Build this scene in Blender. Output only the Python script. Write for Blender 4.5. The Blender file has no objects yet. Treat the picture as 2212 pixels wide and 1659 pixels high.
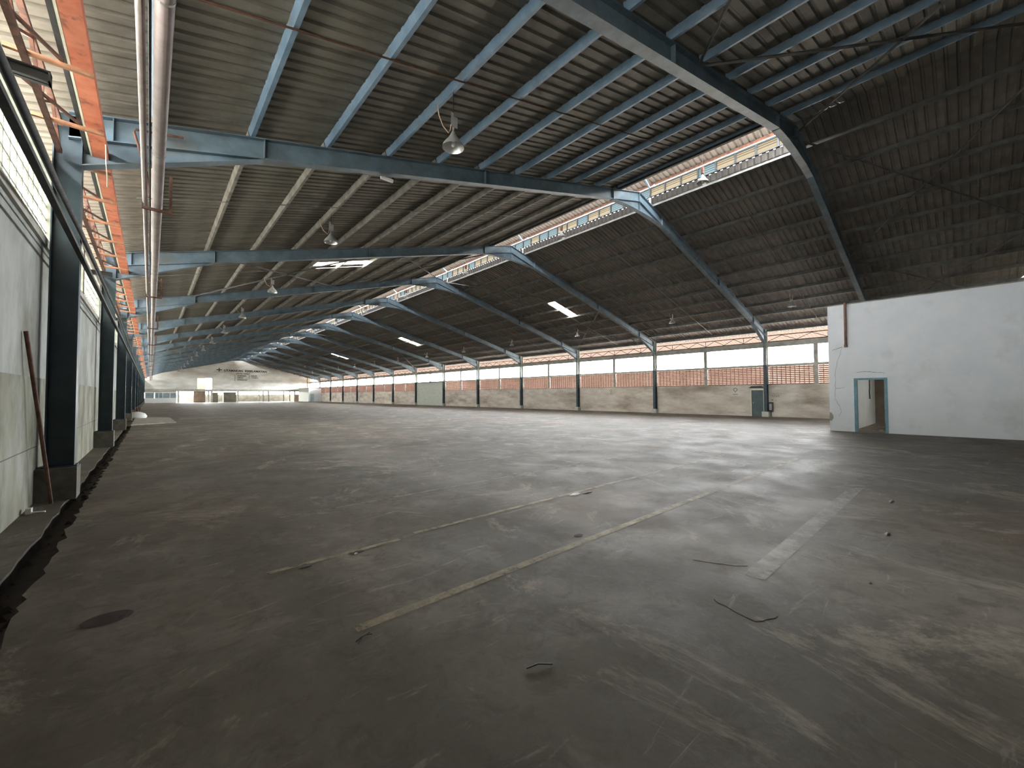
import bpy, math, random
from math import pi, sin, cos
from mathutils import Vector, Matrix
random.seed(7)
S = bpy.context.scene
COL = S.collection
# ------------------------------------------------------------------ camera
FPX, PITCH, YAW, ROLL = 873.9, .0272, .7295, .0025
fw = Vector((sin(YAW)*cos(PITCH), cos(YAW)*cos(PITCH), sin(PITCH)))
rt = Vector((cos(YAW), -sin(YAW), 0)); up = rt.cross(fw)
rt2 = rt*cos(ROLL) - up*sin(ROLL); up2 = rt*sin(ROLL) + up*cos(ROLL)
cd = bpy.data.cameras.new('camera'); cam = bpy.data.objects.new('camera', cd); COL.objects.link(cam)
cd.sensor_width = 36; cd.lens = FPX/2212*36; cd.clip_end = 600; cd.clip_start = .02
M = Matrix((rt2, up2, -fw)).transposed().to_4x4(); M.translation = Vector((0, 0, 1.492)); cam.matrix_world = M
S.camera = cam
# ------------------------------------------------------------------ world: bright overcast sky
w = bpy.data.worlds.new('overcast_sky'); S.world = w; w.use_nodes = True
nt = w.node_tree; nt.nodes.clear()
tc = nt.nodes.new('ShaderNodeTexCoord'); sp = nt.nodes.new('ShaderNodeSeparateXYZ')
rp = nt.nodes.new('ShaderNodeValToRGB'); bg = nt.nodes.new('ShaderNodeBackground'); out = nt.nodes.new('ShaderNodeOutputWorld')
rp.color_ramp.elements[0].position = 0.0; rp.color_ramp.elements[0].color = (.93, .95, .96, 1)
rp.color_ramp.elements[1].position = 0.9; rp.color_ramp.elements[1].color = (1, .99, .97, 1)
nt.links.new(tc.outputs['Generated'], sp.inputs[0]); nt.links.new(sp.outputs['Z'], rp.inputs[0])
nt.links.new(rp.outputs[0], bg.inputs[0]); nt.links.new(bg.outputs[0], out.inputs[0])
bg.inputs[1].default_value = 6.0
vs = S.view_settings; vs.view_transform = 'Standard'; vs.look = 'None'; vs.gamma = 1; vs.use_curve_mapping = False
vs.exposure = 3.75
cy = S.cycles
cy.max_bounces = 9; cy.diffuse_bounces = 7; cy.glossy_bounces = 3; cy.transmission_bounces = 4; cy.transparent_max_bounces = 12
cy.caustics_reflective = False; cy.caustics_refractive = False; cy.sample_clamp_indirect = 6; cy.use_denoising = True

# main dimensions (metres); Y runs down the hall, X across it
XL, XR, XM = -1.2, 30.92, 14.98          # inner wall faces and ridge line
ZR, SL = 9.88, .26                       # ridge height of the rafter tops, roof pitch
Y0, BAY, YN, YF, YG = 8.87, 8.0, -2.6, 112.87, 3.4
FR = [YG] + [Y0+BAY*k for k in range(13)]
def roofz(x, off=0): return ZR - SL*abs(x-XM) + off
PL = [1.36+1.35*j for j in range(-1, 10)]         # purlins of the left slope
PR = [16.06+1.36*j for j in range(12)]            # purlins of the right slope

def portal(name, loc, sx, sy, rot):
    l = bpy.data.lights.new(name, 'AREA'); l.shape = 'RECTANGLE'; l.size = sx; l.size_y = sy
    l.cycles.is_portal = True
    o = bpy.data.objects.new(name, l); o.location = loc; o.rotation_euler = rot; COL.objects.link(o)
LY = YF-4.0
portal('daylight_portal', (31.05, 4.0+LY/2, 4.08), 1.15, LY, (0, pi/2, 0))
portal('daylight_portal', (-1.35, (YN+YF)/2, 4.4), 1.2, YF-YN, (0, -pi/2, 0))
portal('daylight_portal', (-1.35, (YN+YF)/2, 5.3), .55, YF-YN, (0, -pi/2, 0))
portal('daylight_portal', (16.1, (3.5+YF)/2, 10.3), .75, YF-3.5, (0, pi/2, 0))
portal('daylight_portal', (13.55, (3.5+YF)/2, 10.6), .36, YF-3.5, (0, -pi/2, 0))
portal('daylight_portal', (14.5, YF+.6, 1.5), 31, 2.9, (-pi/2, 0, 0))

# ------------------------------------------------------------------ materials
def mat(name, c1, c2=None, rough=.8, scale=3, metal=0, bump=0, detail=5, lo=.35, hi=.65, c3=None, s3=.6, lo3=.55, hi3=.7, rnd=0, map_scale=None):
    m = bpy.data.materials.new(name); m.use_nodes = True; n = m.node_tree.nodes; L = m.node_tree.links
    b = n['Principled BSDF']; b.inputs['Roughness'].default_value = rough; b.inputs['Metallic'].default_value = metal
    if c2 is None:
        b.inputs['Base Color'].default_value = (*c1, 1); return m
    t = n.new('ShaderNodeTexCoord'); src = t.outputs['Object']
    if map_scale:
        mp = n.new('ShaderNodeMapping'); mp.inputs['Scale'].default_value = map_scale; L.new(src, mp.inputs[0]); src = mp.outputs[0]
    z = n.new('ShaderNodeTexNoise'); z.inputs['Scale'].default_value = scale; z.inputs['Detail'].default_value = detail; z.inputs['Roughness'].default_value = .62
    L.new(src, z.inputs['Vector'])
    r = n.new('ShaderNodeValToRGB'); r.color_ramp.elements[0].position = lo; r.color_ramp.elements[1].position = hi
    r.color_ramp.elements[0].color = (*c1, 1); r.color_ramp.elements[1].color = (*c2, 1); L.new(z.outputs['Fac'], r.inputs[0])
    col = r.outputs[0]
    if c3:
        z2 = n.new('ShaderNodeTexNoise'); z2.inputs['Scale'].default_value = s3; z2.inputs['Detail'].default_value = 7; z2.inputs['Roughness'].default_value = .65
        L.new(src, z2.inputs['Vector'])
        r2 = n.new('ShaderNodeValToRGB'); r2.color_ramp.elements[0].position = lo3; r2.color_ramp.elements[1].position = hi3; L.new(z2.outputs['Fac'], r2.inputs[0])
        mx = n.new('ShaderNodeMixRGB'); L.new(r2.outputs[0], mx.inputs[0]); L.new(col, mx.inputs[1]); mx.inputs[2].default_value = (*c3, 1); col = mx.outputs[0]
    if rnd:
        oi = n.new('ShaderNodeObjectInfo'); mr = n.new('ShaderNodeMapRange'); mr.inputs[3].default_value = 1-rnd; mr.inputs[4].default_value = 1+rnd
        L.new(oi.outputs['Random'], mr.inputs[0]); hs = n.new('ShaderNodeHueSaturation'); L.new(mr.outputs[0], hs.inputs['Value']); L.new(col, hs.inputs['Color']); col = hs.outputs[0]
    L.new(col, b.inputs['Base Color'])
    if bump:
        bp = n.new('ShaderNodeBump'); bp.inputs['Strength'].default_value = bump; bp.inputs['Distance'].default_value = .02
        L.new(z.outputs['Fac'], bp.inputs['Height']); L.new(bp.outputs[0], b.inputs['Normal'])
    return m

def floor_mat():
    m = bpy.data.materials.new('worn_concrete_floor'); m.use_nodes = True; n = m.node_tree.nodes; L = m.node_tree.links
    b = n['Principled BSDF']; t = n.new('ShaderNodeTexCoord')
    def noise(sc, det, ro, dist=0, mp=None):
        z = n.new('ShaderNodeTexNoise'); z.inputs['Scale'].default_value = sc; z.inputs['Detail'].default_value = det; z.inputs['Roughness'].default_value = ro; z.inputs['Distortion'].default_value = dist
        s = t.outputs['Object']
        if mp: q = n.new('ShaderNodeMapping'); q.inputs['Scale'].default_value = mp; L.new(s, q.inputs[0]); s = q.outputs[0]
        L.new(s, z.inputs['Vector']); return z.outputs['Fac']
    def ramp(f, els):
        r = n.new('ShaderNodeValToRGB'); e = r.color_ramp.elements
        while len(e) < len(els): e.new(.5)
        for i, (p, c) in enumerate(els): e[i].position = p; e[i].color = (*c, 1) if len(c) == 3 else (c[0],)*3+(1,)
        L.new(f, r.inputs[0]); return r.outputs[0]
    def mix(f, a, c, typ='MIX'):
        x = n.new('ShaderNodeMixRGB'); x.blend_type = typ
        if isinstance(f, float): x.inputs[0].default_value = f
        else: L.new(f, x.inputs[0])
        L.new(a, x.inputs[1])
        if isinstance(c, tuple): x.inputs[2].default_value = (*c, 1)
        else: L.new(c, x.inputs[2])
        return x.outputs[0]
    base = ramp(noise(.33, 8, .6, .6), [(.3, (.095, .082, .066)), (.5, (.138, .122, .10)), (.7, (.19, .172, .147))])
    col = mix(ramp(noise(.9, 9, .68, .4), [(.48, (0,)), (.72, (.6,))]), base, (.33, .305, .27))        # dusty pale patches
    col = mix(ramp(noise(1.7, 10, .75, 1.2, (1, .45, 1)), [(.55, (0,)), (.70, (.45,))]), col, (.085, .078, .068))  # dark scuffs
    col = mix(ramp(noise(.22, 4, .5), [(.5, (0,)), (.75, (.6,))]), col, (.20, .13, .08))               # rusty brown areas
    col = mix(ramp(noise(14, 6, .7), [(.35, (.0,)), (.75, (.35,))]), col, (.08, .075, .065))            # fine grit
    col = mix(ramp(noise(2.2, 8, .7, 2.5, (.25, 1.6, 1)), [(.60, (0,)), (.70, (.4,))]), col, (.42, .40, .36))  # pale scratches
    col = mix(ramp(noise(4.5, 10, .78, .8), [(.5, (0,)), (.62, (.6,))]), col, (.085, .073, .058))
    col = mix(ramp(noise(.55, 9, .8, 1.8, (1, .6, 1)), [(.54, (0,)), (.63, (.65,))]), col, (.34, .30, .245))
    L.new(col, b.inputs['Base Color'])
    L.new(ramp(noise(1.1, 7, .65), [(.3, (.52,)), (.7, (.75,))]), b.inputs['Roughness'])
    b.inputs['Specular IOR Level'].default_value = .16
    bp = n.new('ShaderNodeBump'); bp.inputs['Strength'].default_value = .25; bp.inputs['Distance'].default_value = .01
    L.new(noise(9, 9, .7), bp.inputs['Height']); L.new(bp.outputs[0], b.inputs['Normal'])
    return m

def translucent(name, c, mixf=.35):
    m = bpy.data.materials.new(name); m.use_nodes = True; n = m.node_tree.nodes; L = m.node_tree.links; n.clear()
    o = n.new('ShaderNodeOutputMaterial'); a = n.new('ShaderNodeBsdfTranslucent'); b = n.new('ShaderNodeBsdfTransparent'); x = n.new('ShaderNodeMixShader')
    a.inputs[0].default_value = (*c, 1); b.inputs[0].default_value = (*c, 1); x.inputs[0].default_value = mixf
    L.new(a.outputs[0], x.inputs[1]); L.new(b.outputs[0], x.inputs[2]); L.new(x.outputs[0], o.inputs[0]); return m

def paint_mat(name, c, hide=.5):
    m = bpy.data.materials.new(name); m.use_nodes = True; n = m.node_tree.nodes; L = m.node_tree.links
    b = n['Principled BSDF']; b.inputs['Base Color'].default_value = (*c, 1); b.inputs['Roughness'].default_value = .75
    t = n.new('ShaderNodeTexCoord'); z = n.new('ShaderNodeTexNoise'); z.inputs['Scale'].default_value = 3.5; z.inputs['Detail'].default_value = 10; z.inputs['Roughness'].default_value = .75
    r = n.new('ShaderNodeValToRGB'); r.color_ramp.elements[0].position = hide-.14; r.color_ramp.elements[1].position = hide+.12; r.color_ramp.elements[0].color = (.3, .3, .3, 1); r.color_ramp.elements[1].color = (.85, .85, .85, 1); b.inputs['Roughness'].default_value = .6; b.inputs['Specular IOR Level'].default_value = .3
    L.new(t.outputs['Object'], z.inputs['Vector']); L.new(z.outputs['Fac'], r.inputs[0]); L.new(r.outputs[0], b.inputs['Alpha']); return m

MT = {}
MT['floor'] = floor_mat()
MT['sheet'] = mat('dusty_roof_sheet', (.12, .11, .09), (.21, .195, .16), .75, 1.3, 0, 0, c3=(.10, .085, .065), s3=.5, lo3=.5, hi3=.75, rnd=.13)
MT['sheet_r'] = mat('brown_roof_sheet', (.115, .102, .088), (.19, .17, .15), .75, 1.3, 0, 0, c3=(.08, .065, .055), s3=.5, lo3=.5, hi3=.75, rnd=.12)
MT['capsheet'] = mat('tan_cap_sheet', (.07, .06, .052), (.115, .10, .088), .8, 2)
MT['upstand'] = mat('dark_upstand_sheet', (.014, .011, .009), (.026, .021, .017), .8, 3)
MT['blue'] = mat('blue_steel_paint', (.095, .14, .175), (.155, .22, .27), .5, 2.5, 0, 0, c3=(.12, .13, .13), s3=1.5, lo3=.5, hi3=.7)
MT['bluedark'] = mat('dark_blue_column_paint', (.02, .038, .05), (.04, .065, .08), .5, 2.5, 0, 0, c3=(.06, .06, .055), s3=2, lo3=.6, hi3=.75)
MT['bluep'] = mat('blue_lit_purlin', (.14, .23, .33), (.21, .31, .42), .5, 3, 0, 0, c3=(.18, .19, .18), s3=2, lo3=.55, hi3=.75)  # blue of the window light put into the near purlins' colour
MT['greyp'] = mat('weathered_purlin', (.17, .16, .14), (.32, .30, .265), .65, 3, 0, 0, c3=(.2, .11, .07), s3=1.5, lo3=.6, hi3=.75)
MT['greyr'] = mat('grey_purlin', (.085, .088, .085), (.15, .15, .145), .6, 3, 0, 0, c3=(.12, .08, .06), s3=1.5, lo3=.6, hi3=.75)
MT['greenish'] = mat('gutter_green_and_column_glare', (.19, .22, .20), (.30, .33, .30), .6, 3, 0, 0, c3=(.12, .13, .12), s3=2)
MT['plaster'] = mat('stained_beige_plaster', (.42, .37, .30), (.63, .58, .50), .9, 1.1, 0, .3, c3=(.24, .19, .145), s3=.45, lo3=.5, hi3=.72, map_scale=(1, .55, 1.6))
MT['plaster_l'] = mat('grimy_grey_plaster', (.27, .29, .27), (.42, .44, .41), .9, 1.3, 0, .3, c3=(.15, .15, .11), s3=.8, lo3=.45, hi3=.7, map_scale=(1, 1, .6))
MT['plaster_low'] = mat('mouldy_lower_plaster', (.14, .145, .10), (.30, .30, .24), .9, 1.6, 0, .5, c3=(.36, .37, .34), s3=1.5, lo3=.5, hi3=.7, map_scale=(1, 1, .5))
MT['white'] = mat('whitewashed_wall', (.83, .87, .91), (.90, .925, .95), .85, 1.2, 0, .15, c3=(.70, .71, .69), s3=.7, lo3=.55, hi3=.8)
MT['endwall'] = mat('grey_block_wall', (.60, .59, .55), (.76, .76, .72), .9, .8, 0, 0, c3=(.42, .39, .32), s3=.35, lo3=.45, hi3=.7, map_scale=(.5, 1, 1.5))
MT['concrete'] = mat('bare_concrete', (.25, .23, .19), (.43, .40, .35), .9, 2.5, 0, .3)
MT['pedestal'] = mat('dirty_pedestal_concrete', (.07, .065, .05), (.18, .17, .145), .9, 3, 0, .4)
MT['beamc'] = mat('painted_concrete_beam', (.34, .33, .28), (.50, .49, .44), .85, 2)
MT['brick'] = mat('red_brown_brick', (.13, .065, .048), (.20, .105, .078), .9, 5, 0, 0, rnd=.15)
MT['peach'] = mat('peach_outside_plaster', (.40, .29, .25), (.52, .40, .36), .9, .7)
MT['peachs'] = mat('peach_canopy_sheet', (.80, .58, .42), (.88, .68, .52), .8, .7)
MT['rust'] = mat('rusty_steel', (.05, .024, .016), (.15, .065, .04), .8, 9)
MT['rustpipe'] = mat('rusty_pipe_paint', (.17, .10, .08), (.30, .19, .155), .8, 5)
MT['orange'] = mat('orange_primer_steel', (.50, .13, .065), (.66, .21, .11), .65, 4, 0, 0, c3=(.20, .06, .035), s3=3.2, lo3=.54, hi3=.64)
MT['rung'] = mat('orange_brown_angle', (.22, .095, .042), (.36, .165, .08), .7, 6)
MT['cream'] = mat('cream_paint', (.62, .58, .46), (.75, .71, .58), .7, 6)
MT['pipe'] = mat('mauve_grey_pipe_paint', (.33, .27, .25), (.45, .38, .36), .45, 4, 0, 0, c3=(.27, .25, .24), s3=2)
MT['dark'] = mat('black_steel', (.015, .014, .013), (.04, .036, .032), .6, 5)
MT['greysteel'] = mat('grey_steel', (.20, .20, .19), (.32, .31, .29), .5, 6)
MT['dgrey'] = mat('dark_grey_pipe_paint', (.06, .062, .06), (.11, .11, .105), .85, 5)
MT['lampgrey'] = mat('lamp_grey_enamel', (.30, .31, .31), (.42, .43, .42), .45, 7)
MT['lampin'] = mat('lamp_reflector_inside', (.62, .62, .60), (.78, .78, .75), .25, 6, .4)
MT['bulb'] = mat('milky_bulb_glass', (.75, .75, .72), None, .2)
MT['cable'] = mat('tan_cable', (.60, .46, .33), None, .6)
MT['winbar'] = mat('blue_grey_window_steel', (.012, .017, .021), (.022, .028, .032), .6, 5)
MT['pane_w'] = translucent('bluish_louvre_glass', (.0125, .0175, .019), .0)
MT['pane_y'] = translucent('yellowed_louvre_glass', (.0215, .018, .0125), .0)
MT['glassblock'] = translucent('white_glass_block', (.15, .16, .147), .01)
MT['frp'] = translucent('white_skylight_sheet', (.95, .93, .85), .5)
MT['yellow'] = paint_mat('faded_yellow_paint', (.43, .37, .25), .52)
MT['pale'] = paint_mat('faded_white_paint', (.34, .32, .285), .5)
MT['stain'] = paint_mat('dark_red_stain', (.045, .022, .022), .35)
MT['doorgreen'] = mat('dark_green_door_paint', (.055, .085, .085), (.08, .115, .115), .6, 3)
MT['bluedoor'] = mat('pale_blue_door_frame', (.13, .27, .33), (.20, .36, .42), .6, 6)
MT['brown'] = mat('brown_plaster', (.13, .095, .07), (.20, .15, .11), .9, 1.5)
MT['panel'] = mat('pale_green_board', (.42, .45, .38), (.52, .54, .47), .8, 3, 0, 0, c3=(.27, .28, .22), s3=4, lo3=.6, hi3=.7)
MT['black'] = mat('black_lettering_paint', (.03, .03, .028), None, .8)
MT['ground'] = mat('outside_ground', (.30, .28, .25), (.42, .40, .36), .95, .4)
MT['whitep'] = mat('white_plastic', (.75, .75, .74), None, .5)
MT['ltblue'] = mat('pale_blue_panel', (.42, .58, .66), (.55, .68, .72), .6, 2)
MT['glassd'] = mat('dim_window_glass', (.20, .27, .30), (.30, .37, .38), .2, 2)
MT['yard'] = mat('dark_yard_surface', (.10, .10, .075), (.17, .16, .13), .9, 1.2)  # plain dark tone, lowered to keep the bright yard from clipping
MT['infill'] = mat('cream_infill_board', (.40, .37, .28), (.52, .48, .38), .85, 1)
MT['brown2'] = mat('tan_inner_plaster', (.26, .20, .15), (.38, .31, .25), .9, 1.5)
MT['wet'] = mat('drain_dirt_and_shade', (.018, .014, .010), (.05, .04, .03), .8, 8)
MT['gable'] = mat('grey_gable_sheet', (.10, .10, .10), (.18, .18, .18), .7, 2)

# ------------------------------------------------------------------ mesh helpers
class MB:
    def __init__(s): s.v = []; s.f = []
    def add(s, v, f):
        o = len(s.v); s.v += [tuple(p) for p in v]; s.f += [tuple(i+o for i in q) for q in f]; return s
    def box(s, a, b):
        x0, y0, z0 = a; x1, y1, z1 = b
        return s.add([(x0,y0,z0),(x1,y0,z0),(x1,y1,z0),(x0,y1,z0),(x0,y0,z1),(x1,y0,z1),(x1,y1,z1),(x0,y1,z1)],
                     [(0,3,2,1),(4,5,6,7),(0,1,5,4),(1,2,6,5),(2,3,7,6),(3,0,4,7)])
    def prism(s, poly, y0, y1, axis='Y'):            # polygon in (x,z) run along y (or (y,z) along x, (x,y) along z)
        n = len(poly)
        def P(p, t): return (p[0], t, p[1]) if axis == 'Y' else ((t, p[0], p[1]) if axis == 'X' else (p[0], p[1], t))
        return s.add([P(p, y0) for p in poly]+[P(p, y1) for p in poly],
                     [tuple(range(n)), tuple(range(2*n-1, n-1, -1))]+[(i, (i+1) % n, n+(i+1) % n, n+i) for i in range(n)])
    def bar(s, a, b, w, h, upv=(0, 0, 1)):
        a = Vector(a); b = Vector(b); d = (b-a).normalized(); u = Vector(upv)
        if abs(d.dot(u)) > .98: u = Vector((1, 0, 0))
        r = d.cross(u).normalized(); u = r.cross(d)
        v = [p+r*(w/2*i)+u*(h/2*j) for p in (a, b) for i, j in ((-1,-1),(1,-1),(1,1),(-1,1))]
        return s.add(v, [(0,3,2,1),(4,5,6,7),(0,1,5,4),(1,2,6,5),(2,3,7,6),(3,0,4,7)])
    def tube(s, pts, r, n=8):
        pts = [Vector(p) for p in pts]; rings = []
        for i, p in enumerate(pts):
            d = (pts[min(i+1, len(pts)-1)]-pts[max(i-1, 0)]).normalized()
            u = Vector((0, 0, 1)) if abs(d.z) < .9 else Vector((1, 0, 0))
            a = d.cross(u).normalized(); b = a.cross(d)
            rings.append([p+a*(r*cos(2*pi*k/n))+b*(r*sin(2*pi*k/n)) for k in range(n)])
        v = [q for R in rings for q in R]; f = [tuple(range(n)), tuple(range(len(v)-1, len(v)-n-1, -1))]
        for i in range(len(pts)-1):
            for k in range(n): f.append((i*n+k, i*n+(k+1) % n, (i+1)*n+(k+1) % n, (i+1)*n+k))
        return s.add(v, f)
    def lathe(s, prof, n=20, c=(0, 0, 0)):
        v = [(c[0]+r*cos(2*pi*k/n), c[1]+r*sin(2*pi*k/n), c[2]+z) for r, z in prof for k in range(n)]; f = []
        for i in range(len(prof)-1):
            for k in range(n): f.append((i*n+k, i*n+(k+1) % n, (i+1)*n+(k+1) % n, (i+1)*n+k))
        return s.add(v, f)
    def mesh(s, name, m):
        me = bpy.data.meshes.new(name); me.from_pydata(s.v, [], s.f); me.validate(); me.update()
        import bmesh
        bm = bmesh.new(); bm.from_mesh(me); bmesh.ops.recalc_face_normals(bm, faces=bm.faces); bm.to_mesh(me); bm.free()
        if m: me.materials.append(m)
        return me
def link(name, me, parent=None, loc=(0, 0, 0), kind=None, label=None, cat=None, group=None, smooth=False):
    o = bpy.data.objects.new(name, me); COL.objects.link(o); o.location = loc
    if parent: o.parent = parent
    if kind: o['kind'] = kind
    if label: o['label'] = label
    if cat: o['category'] = cat
    if group: o['group'] = group
    if smooth and me:
        for p in me.polygons: p.use_smooth = True
    return o
def ob(name, mb, m, parent=None, **k): return link(name, mb.mesh(name, m), parent, **k)
def empty(name, loc, label, cat, group=None, kind=None):
    o = bpy.data.objects.new(name, None); o.empty_display_size = .2; COL.objects.link(o); o.location = loc
    o['label'] = label; o['category'] = cat
    if group: o['group'] = group
    if kind: o['kind'] = kind
    return o
ORD = ['nearest', 'second', 'third', 'fourth', 'fifth', 'sixth', 'seventh', 'eighth', 'ninth', 'tenth', 'eleventh', 'twelfth', 'thirteenth', 'fourteenth', 'fifteenth', 'sixteenth']
def inv(p, l): return (p[0]-l[0], p[1]-l[1], p[2]-l[2])

# ------------------------------------------------------------------ floor, drain and ground
fl = MB(); fl.box((-.66, YN-1, -.3), (31.0, YF+14, 0))
def jag(x0, y0, y1, amp, st=.35, seed=1):
    rr = random.Random(seed); pts = []; y = y0
    while y < y1:
        pts.append((x0+rr.uniform(-amp, amp), y)); y += st*rr.uniform(.5, 1.5)
    pts.append((x0, y1)); return pts
FY1 = 27.9
fl = MB(); dsd = MB()
edge = jag(-.66, YN, FY1, .035, .16, 3)
# main slab as strips so its drain edge stays ragged
for (a, b) in zip(edge[:-1], edge[1:]):
    fl.add([(a[0], a[1], 0), (0.4, a[1], 0), (0.4, b[1], 0), (b[0], b[1], 0)], [(0, 1, 2, 3)]); dsd.add([(a[0], a[1], 0), (b[0], b[1], 0), (b[0], b[1], -.2), (a[0], a[1], -.2)], [(0, 1, 2, 3)])
fl.add([(.4, YN, 0), (31.0, YN, 0), (31.0, FY1, 0), (.4, FY1, 0)], [(0, 1, 2, 3)])
fl.add([(XL-.3, FY1, 0), (31.0, FY1, 0), (31.0, YF+14, 0), (XL-.3, YF+14, 0), (XL-.3, FY1, -.3), (31, FY1, -.3)], [(0, 1, 2, 3), (0, 4, 5, 1)])
edge2 = jag(-.86, YN, FY1, .02, .25, 5)
for (a, b) in zip(edge2[:-1], edge2[1:]):
    fl.add([(XL-.2, a[1], 0), (a[0], a[1], 0), (b[0], b[1], 0), (XL-.2, b[1], 0)], [(0, 1, 2, 3)]); dsd.add([(a[0], a[1], 0), (b[0], b[1], 0), (b[0], b[1], -.2), (a[0], a[1], -.2)], [(0, 1, 2, 3)])
floor = ob('floor', fl, MT['floor'], kind='structure', label='dusty scuffed grey concrete hall floor', cat='floor')
ob('drain_side', dsd, MT['wet'], floor)  # slab sides coloured dark, drain shade painted over the lit edge
ob('drain_bottom', MB().box((-1.0, YN, -.24), (-.55, FY1, -.13)), MT['wet'], floor)
for px in (-.72,):
    dz = MB(); rr = random.Random(11)
    for k in range(120):
        y = 3+rr.random()**1.6*22; x = -.76+rr.uniform(-.1, .1); s_ = rr.uniform(.01, .04)
        dz.add([(x-s_, y-s_, -.13), (x+s_, y-s_*.6, -.13), (x+s_*.5, y+s_, -.13), (x, y, -.13+s_*1.3)], [(0, 1, 3), (1, 2, 3), (2, 0, 3)])
    ob('drain_rubble', dz, MT['wet'], floor, kind='stuff')
ob('ground', MB().box((-160, -160, -.6), (220, 300, -.32)), MT['ground'], kind='structure', label='pale open ground outside the hall', cat='ground')
# painted lines
def line(y, x0, x1, wd, m, label):
    mb = MB(); n = int((x1-x0)/.5)
    for i in range(n):
        a = x0+(x1-x0)*i/n; b = x0+(x1-x0)*(i+1)/n
        mb.add([(a, y-wd/2, .003), (b, y-wd/2, .003), (b, y+wd/2, .003), (a, y+wd/2, .003)], [(0, 1, 2, 3)])
    ob('painted_line', mb, m, label=label, cat='floor marking')
line(2.62, 1.0, 11.2, .085, MT['yellow'], 'faded yellow line, the longer and nearer of the two across the floor')
line(4.0, 2.15, 10.6, .065, MT['yellow'], 'faded thin yellow line behind the longer one on the floor')
line(3.93, .75, 1.95, .06, MT['yellow'], 'short worn stub of yellow line left of the thin yellow line')
line(1.18, 3.7, 8.6, .16, MT['pale'], 'broad worn pale band on the floor toward the white room wall')
line(5.6, 1.2, 9.5, .05, MT['pale'], 'faint pale line beyond the yellow lines on the floor')
line(7.4, 3.0, 13, .05, MT['pale'], 'faintest and farthest thin pale line across the floor')
# ------------------------------------------------------------------ roof sheets (each one liftable)
def profile():
    p = []; pit = .65/3
    for i in range(3):
        y = i*pit
        p += [(y, 0), (y+.105, 0), (y+.128, .034), (y+.165, .034), (y+.188, 0)]
    p.append((.65, 0)); p = [(y, h-.014*(y/.65)) for y, h in p]; return p+[(.662, -.014), (.664, .006)]
PRF = profile()
_cache = {}
def sheet_mesh(x0, x1, side, m):
    key = (round(x0, 2), round(x1, 2), m.name)
    if key in _cache: return _cache[key]
    v = []; f = []; n = len(PRF)
    for x in (x0, x1):
        for y, h in PRF: v.append((x, y, roofz(x, .165+h+(.0 if True else 0))))
    for i in range(n-1): f.append((i, i+1, n+i+1, n+i))
    mb = MB().add(v, f); _cache[key] = mb.mesh('roof_sheet', m); return _cache[key]
ceilL = empty('ceiling', (0, 0, 0), 'tan ribbed sheet roof slope over the pipes and left wall', 'roof', kind='structure')
ceilR = empty('ceiling', (0, 0, 0), 'dark brown ribbed sheet roof slope over the brick vent wall', 'roof', kind='structure')
NS = int((YF-YN)/.65)+1
SKL = {37: (5.50, 8.1)}
SKR = {37: (21.75, 24.35), 74: (21.75, 24.35), 110: (21.75, 24.35), 111: (21.75, 24.35), 148: (21.75, 24.35), 2: (26.6, 31.5), 3: (28.3, 31.5)}
NS = 180
for i in range(2, NS+1):
    y = -4.35+.65*i
    if y > YF-.1: break
    near = y < YG-.3
    segs = [(-1.75, 13.62 if not near else 14.985, 'L')]
    if i in SKL: a, b = SKL[i]; segs = [(-1.75, a, 'L'), (b, 13.62, 'L'), (a, b, 'K')]
    for a, b, t in segs:
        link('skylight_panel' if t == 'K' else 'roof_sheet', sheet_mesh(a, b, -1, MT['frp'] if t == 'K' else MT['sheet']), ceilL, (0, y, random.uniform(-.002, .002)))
    segs = [(16.05 if not near else 14.975, 31.7, 'R')]
    if i in SKR:
        a, b = SKR[i]; segs = [(16.05 if not near else 14.975, a, 'R'), (a, b, 'K')]+([(b, 31.7, 'R')] if b < 31.6 else [])
    for a, b, t in segs:
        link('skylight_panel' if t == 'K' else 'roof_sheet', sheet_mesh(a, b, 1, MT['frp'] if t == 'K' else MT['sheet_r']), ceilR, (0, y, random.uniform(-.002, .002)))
# purlins: C sections, one per bay
def purlin_mesh(L, m, key):
    k = ('p', round(L, 2), key)
    if k not in _cache:
        h, fl_, t = .16, .07, .006
        poly = [(-fl_/2, 0), (fl_/2, 0), (fl_/2, .02), (fl_/2-t, .02), (fl_/2-t, t), (-fl_/2+t, t), (-fl_/2+t, h-t), (fl_/2-t, h-t), (fl_/2-t, h-.02), (fl_/2, h-.02), (fl_/2, h), (-fl_/2, h)]
        _cache[k] = MB().prism(poly, .02, L-.02).mesh('purlin', m)
    return _cache[k]
spans = [(YN+.05, YG)]+[(YG, Y0)]+[(Y0+BAY*k, Y0+BAY*(k+1)) for k in range(13)]
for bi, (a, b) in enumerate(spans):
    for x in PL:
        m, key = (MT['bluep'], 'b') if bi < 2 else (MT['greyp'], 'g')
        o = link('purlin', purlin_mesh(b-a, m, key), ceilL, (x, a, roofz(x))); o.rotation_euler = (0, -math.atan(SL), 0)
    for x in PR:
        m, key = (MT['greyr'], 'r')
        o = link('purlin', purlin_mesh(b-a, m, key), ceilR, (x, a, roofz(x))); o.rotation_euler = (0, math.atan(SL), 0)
    if bi == 0: continue
ob('edge_beam', MB().prism([(13.46, roofz(13.5)-.02), (13.60, roofz(13.6)-.02), (13.60, roofz(13.6)+.17), (13.46, roofz(13.5)+.17)], YG, YF-.1), MT['dark'], ceilL)

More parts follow.
